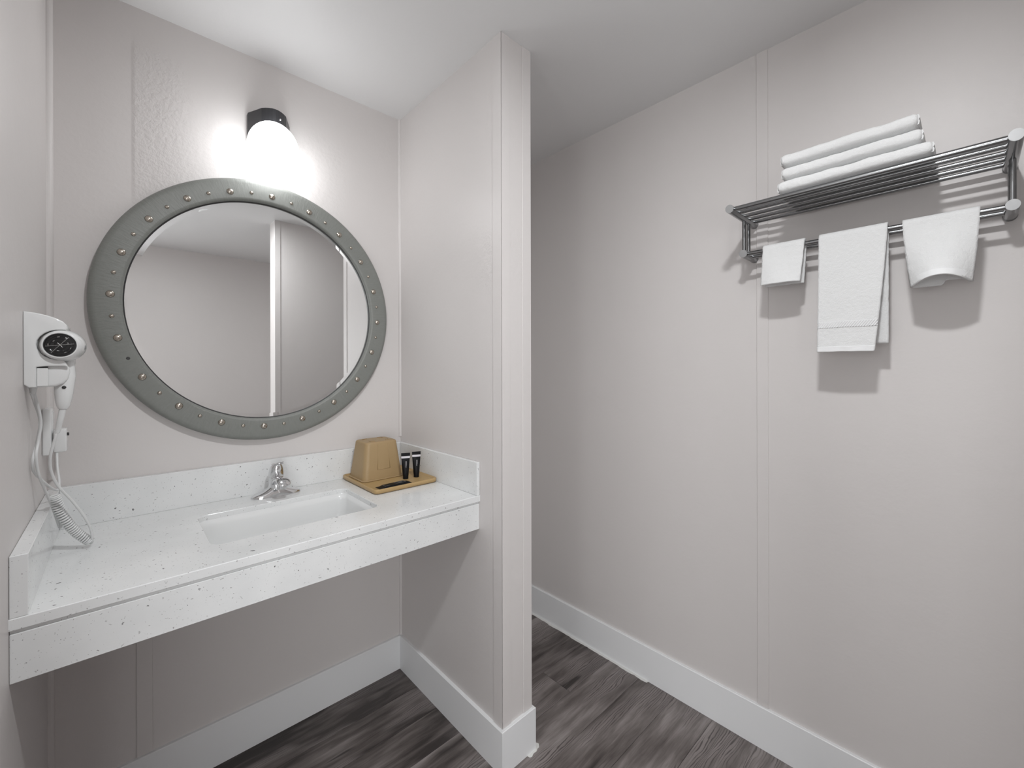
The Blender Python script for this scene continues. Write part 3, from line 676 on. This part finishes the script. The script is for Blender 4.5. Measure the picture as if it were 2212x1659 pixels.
for i, p in enumerate(cl):
    d = (cl[min(i+1, len(cl)-1)]-cl[max(i-1, 0)]).normalized(); a_ = d.cross(Vector((0, 1, 0))).normalized(); b_ = d.cross(a_)
    for sub in range(3):
        f = (i+sub/3)/len(cl); ph = 2*math.pi*TURNS*f; pp = p.lerp(cl[min(i+1, len(cl)-1)], sub/3)
        coil.append(pp+(a_*math.cos(ph)+b_*math.sin(ph))*0.0088)
MB().tube(coil, 0.0021, 8).build('coiled_cord', M_CORD, dry, smooth=True)
c3 = [(-0.1338, 1.362, 1.289), (-0.1269, 1.4, 1.2235), (-0.1314, 1.41, 1.1776), (-0.134, 1.4, 1.1445), (-0.1325, 1.42, 1.1017), (-0.1246, 1.45, 1.0553), (-0.1139, 1.48, 0.9995), (-0.1071, 1.5, 0.9571), (-0.1035, 1.5, 0.951), (-0.104, 1.497, 0.965), (-0.110, 1.49, 1.005), (-0.1116, 1.479, 1.034)]
MB().tube(smooth_path(c3), CR, 10).build('cord', M_CORD, dry, smooth=True)
soc = thing('wall_socket', (XL, 1.65, 1.11), 'white wall socket in the left corner with a plug in it', 'socket')
MB().box(XL+0.0003, -0.1275, 1.614, 1.684, 1.112, 1.233, 0.004, 3).build('socket_plate', M_PLASTIC, soc, smooth=True, auto=40)
MB().box(-0.1279, -0.1262, 1.630, 1.668, 1.122, 1.223, 0.0006).build('receptacle', M_PLASTIC, soc)
MB().box(-0.1264, -0.1258, 1.632, 1.640, 1.124, 1.140).build('pin_slot', M_EDGE, soc)

# ------------------------------------------------------------------ towel rack
YA, YZ = 0.520, -0.068
rack = thing('towel_rack', (XR, (YA+YZ)/2, 1.71), 'brushed steel towel shelf with hanging bars on the right wall', 'towel rack')
ZA, ZL = 1.838, 1.717
def arm(y, x0, z, r, slant):
    """bar standing out of the wall with an obliquely cut, turned end"""
    t = MB(); n = 32; c = []
    c = [[(XR-0.001, y+r*math.cos(a), z+r*math.sin(a)) for a in (2*math.pi*j/n for j in range(n))],
         [(x0+slant*(1-math.sin(a))*r*0.9+slant*0.0, y+r*math.cos(a), z+r*math.sin(a)) for a in (2*math.pi*j/n for j in range(n))]]
    t.loft(c); o = t.build('arm', M_STEEL, rack, smooth=True, auto=40)
    q = MB(); q.loft([[(x0+slant*(1-math.sin(a))*r*0.9-0.0002+dx, y+k*r*math.cos(a), z+k*r*math.sin(a)) for a in (2*math.pi*j/n for j in range(n))] for dx, k in ((0.0004, 1.0), (-0.0008, 0.97), )]); q.build('end_face', M_STEELCAP, o)
    return o
for y in (YA, YZ):
    arm(y, 1.4225, ZA, 0.0125, 0.25); arm(y, 1.541, ZL, 0.0125, 0.25)
    for x in (1.5535, 1.5955): MB().tube([(x, y, ZL), (x, y, ZA)], 0.0062, 20).build('upright', M_STEEL, rack, smooth=True, auto=40)
    for z in (ZA, ZL): MB().lathe([(0.0, -0.0005), (0.0135, -0.0005), (0.0135, -0.006), (0.0125, -0.008), (0.0, -0.008)], (XR, y, z), axis='X', n=28).build('wall_flange', M_STEEL, rack, smooth=True, auto=40)
for i, x in enumerate((1.4455, 1.4884, 1.535, 1.580, 1.6255)):
    MB().tube([(x, YA, ZA+0.002), (x, YZ, ZA+0.002)], 0.0078 if i == 0 else 0.0062, 20).build('shelf_bar', M_STEEL, rack, smooth=True, auto=40)
LB = (1.557, 1.612)
for x in LB: MB().tube([(x, YA, ZL), (x, YZ, ZL)], 0.0066, 20).build('hanging_bar', M_STEEL, rack, smooth=True, auto=40)

# ------------------------------------------------------------------ towels
def fold_towel(y0, y1, x0, x1, z0, th, seed, label):
    """towel folded flat: bull-nosed front fold, layered ends"""
    c = ((x0+x1)/2, (y0+y1)/2, z0)
    tw = thing('folded_towel', c, label, 'towel', 'folded bath towels on the rack')
    t = MB(); rs = []; NS, NR = 64, 44
    for i in range(NS+1):
        q = i/NS; y = y0+(y1-y0)*q; e = min(q, 1-q)
        rnd = 1-0.30*max(0, 1-e/0.035)**2.2
        hh = th/2*rnd; zc = z0+th/2
        ring = []
        for j in range(NR):
            a = 2*math.pi*j/NR; ca, sa = math.cos(a), math.sin(a)
            # squared-off ellipse: flat top and bottom, round nose at the front
            ex = math.copysign(abs(ca)**0.45, ca); ez = math.copysign(abs(sa)**0.55, sa)
            xx = (x0+x1)/2+(x1-x0)/2*ex*(1-0.02*max(0, 1-e/0.03)**2); zz = zc+hh*ez
            nz = noise.noise((xx*18+seed, y*16, zz*20))*0.0024+noise.noise((xx*60+seed, y*60, zz*60))*0.0008+noise.noise((xx*170+seed, y*170, zz*170))*0.0005
            if sa < -0.2: nz = min(nz, 0.0)
            zz += nz*(1 if sa > 0 else 0.4)
            xx += (nz*0.9 + 0.0016*noise.noise((y*9, seed, 2)))*(-1 if ca < 0 else 1)
            # soft dent where the layers meet on the nose
            ring.append((min(xx, XR-0.002), y+0.0012*noise.noise((zz*90, xx*30, seed))*(1 if e < 0.02 else 0), max(zz, z0)))
        rs.append(ring)
    t.loft(rs); t.build('towel_body', M_TERRY, tw, smooth=True)
    # visible edge of the inner layer at both ends
    for yy, s in ((y0, 1), (y1, -1)):
        t = MB(); rs = []
        for j in range(25):
            x = x0+0.010+(x1-x0-0.022)*j/24; zz = z0+th/2+0.0012*noise.noise((x*30, seed, 1))
            rs.append([(x, yy-s*0.0022, zz-th*0.30), (x, yy-s*0.0038, zz-th*0.12), (x, yy-s*0.0022, zz-0.0008), (x, yy-s*0.0004, zz), (x, yy-s*0.0022, zz+0.0008), (x, yy-s*0.0038, zz+th*0.12), (x, yy-s*0.0022, zz+th*0.30), (x, yy+s*0.004, zz+th*0.30), (x, yy+s*0.004, zz-th*0.30)])
        t.loft(rs); t.build('fold_end', M_TERRY, tw, smooth=True, auto=70)
    return tw
ZST = ZA+0.002+0.0080
fold_towel(0.062, 0.388, 1.434, 1.652, ZST, 0.0400, 1.0, 'folded white towel at the bottom of the stack on the rack shelf')
fold_towel(0.081, 0.379, 1.439, 1.648, ZST+0.0403, 0.0385, 5.0, 'folded white towel in the middle of the stack on the rack shelf')
fold_towel(0.088, 0.381, 1.441, 1.646, ZST+0.0791, 0.0410, 9.0, 'folded white towel on top of the stack on the rack shelf')

def hang_towel(label, yl, yr, z_front, z_back, bl, br, bow=0.0, bow_back=0.0, gap=0.010, step=None, hem=None, border=None, seed=0.0, curl=0.0, arch=0.0, th=0.008, backshift=0.0, follow=0.0):
    """sheet draped over the front hanging bar. yl/yr: left/right edge at the bar (yl > yr as seen), bl/br the same at the front hem"""
    bx = LB[0]; rr = 0.0066+th/2+0.0012
    tw = thing('hanging_towel', (bx, (yl+yr)/2, ZL), label, 'towel', 'small towels hung on the lower bar')
    zt = ZL
    def pos(s, u):
        """s: -1 front hem .. 0 over the bar .. 1 back hem; u 0 left .. 1 right"""
        if s <= 0:
            k = -s; prof = 4*u*(1-u); Lf = zt-z_front-curl*(u-0.5)-arch*prof
        else:
            zb = z_back if step is None else (z_back+(step[1] if u > step[0] else 0)*min(1, abs(u-step[0])/0.04+0.0))
            Lf = zt-zb; k = s; prof = 4*u*(1-u)
        arc = 0.10
        if k < arc:
            a = (k/arc)*math.pi/2
            x = bx-(rr*math.sin(a))*(1 if s <= 0 else -1); z = zt+rr*math.cos(a)
            kk = 0
        else:
            kk = (k-arc)/(1-arc)
            side = -1 if s <= 0 else 1
            b_ = bow if s <= 0 else bow_back
            x = bx+side*(rr+(gap*kk**1.2 if s <= 0 else gap*0.7*kk**1.2)+b_*prof*kk**1.5)
            z = zt-Lf*kk
        e0 = yl+(bl-yl)*kk**1.2; e1 = yr+(br-yr)*kk**1.2
        if s > 0: e0 += backshift*0.4*kk; e1 = yr+(br-yr)*follow*kk**1.2-backshift*kk
        y = e0+(e1-e0)*u
        nn = noise.noise((y*22+seed, z*22, s*2))*0.0018*kk+noise.noise((y*80+seed, z*80, s))*0.0007
        x += nn
        if u in (0.0, 1.0): y += noise.noise((z*60, seed, u*9))*0.0011
        z += noise.noise((y*30, seed, 4))*0.0012*kk
        return (x, y, z)
    def sheet(s0, s1, ns, nu=30, lift=0.0):
        t = MB(); g = []
        for i in range(ns+1):
            s = s0+(s1-s0)*i/ns
            row = []
            for j in range(nu+1):
                p = pos(s, j/nu); row.append(t.bm.verts.new((p[0]-lift, p[1], p[2])))
            g.append(row)
        for i in range(ns):
            for j in range(nu): t.bm.faces.new((g[i][j], g[i][j+1], g[i+1][j+1], g[i+1][j]))
        return t
    o = sheet(-1, 1, 96).build('cloth', M_TERRY, tw, smooth=True)
    m = o.modifiers.new('thick', 'SOLIDIFY'); m.thickness = th; m.offset = 0
    for nm, spec, mt, lf in (('hem', hem, M_HEM, th/2+0.0006), ('border_band', border, M_DOBBY, th/2-0.0001)):
        if spec:
            q = sheet(-spec[0], -spec[1], 8, 30, lf).build(nm, mt, tw, smooth=True)
            m = q.modifiers.new('thick', 'SOLIDIFY'); m.thickness = 0.0016; m.offset = 0
            if nm == 'hem':
                for z_ in (spec[1]-0.006,):
                    st = MB(); st.tube([Vector(pos(-z_, j/30))-Vector((th/2+0.0002, 0, 0)) for j in range(31)], 0.0005, 6); st.build('stitch_line', M_HEM, q, smooth=True)
    return tw
hang_towel('smallest white washcloth hung on the bar nearest the partition', 0.460, 0.346, 1.600, 1.600, 0.462, 0.356, bow=0.010, bow_back=0.002, gap=0.010, seed=2.0, th=0.009, follow=0.8)
hang_towel('long white hand towel with a ribbed border hung mid-bar', 0.309, 0.154, 1.380, 1.402, 0.311, 0.180, bow=0.004, bow_back=0.002, gap=0.012, hem=(1.0, 0.958), border=(0.815, 0.765), seed=6.0, th=0.010, follow=0.05)
hang_towel('wide white hand towel with an open curled hem nearest the shelf end', 0.124, -0.016, 1.546, 1.548, 0.106, -0.002, arch=0.020, bow=0.046, bow_back=0.006, gap=0.003, hem=(1.0, 0.90), border=None, step=(0.52, 0.012), seed=11.0, th=0.007, follow=0.9)

# ------------------------------------------------------------------ ceiling downlight, and fill light added behind the camera
dl = thing('ceiling_light', (0.40, 0.10, H), 'small round downlight set in the ceiling just in front of the camera', 'ceiling light')
MB().lathe([(0.0605, -0.0005), (0.085, -0.0005), (0.083, -0.006), (0.064, -0.010), (0.0605, -0.008)], (0.40, 0.10, H), n=40, closed=True).build('trim_ring', M_PORC, dl, smooth=True, auto=40)
MB().lathe([(0.0005, -0.0065), (0.030, -0.0065), (0.060, -0.0065)], (0.40, 0.10, H), n=40).build('lens', M_BULB, dl)
# glowing panels shaped like curtained windows, added out of view for soft fill
def add_fill_panel(n, label, axis, wall_at, sgn, a0, a1, z0, z1, mat):
    mid_ = (a0+a1)/2
    win = thing('window_%d' % n, (wall_at, mid_, z0) if axis == 'X' else (mid_, wall_at, z0), label, 'window'); win['kind'] = 'structure'
    def bx(t, d0, d1, p0, p1, q0, q1):
        lo, hi = sorted((wall_at+sgn*d0, wall_at+sgn*d1))
        if axis == 'X': t.box(lo, hi, p0, p1, q0, q1)
        else: t.box(p0, p1, lo, hi, q0, q1)
    t = MB()
    bx(t, 0.0005, 0.05, a0-0.05, a0, z0-0.05, z1+0.05); bx(t, 0.0005, 0.05, a1, a1+0.05, z0-0.05, z1+0.05)
    bx(t, 0.0005, 0.05, a0, a1, z0-0.05, z0); bx(t, 0.0005, 0.05, a0, a1, z1, z1+0.05)
    t.build('window_frame', M_TRIM, win)
    t = MB(); g = []
    for i in range(61):
        p = a0+(a1-a0)*i/60; d = wall_at+sgn*(0.030+0.010*math.sin(i*1.05))
        g.append([t.bm.verts.new((d, p, z) if axis == 'X' else (p, d, z)) for z in (z0, z1)])
    for p, q in zip(g[:-1], g[1:]): t.bm.faces.new((p[0], q[0], q[1], p[1]))
    t.build('glow_sheet', mat, win, smooth=True)
add_fill_panel(1, 'unseen glowing fill panel with a pleated white front, added on the side wall of the room behind', 'X', XW, 1, -0.72, 0.50, 0.62, 1.98, M_FILL_SIDE)
add_fill_panel(2, 'unseen glowing fill panel with a pleated white front, added on the far wall behind the camera', 'Y', YF, 1, -1.75, -0.32, 0.45, 1.90, M_FILL_FAR)
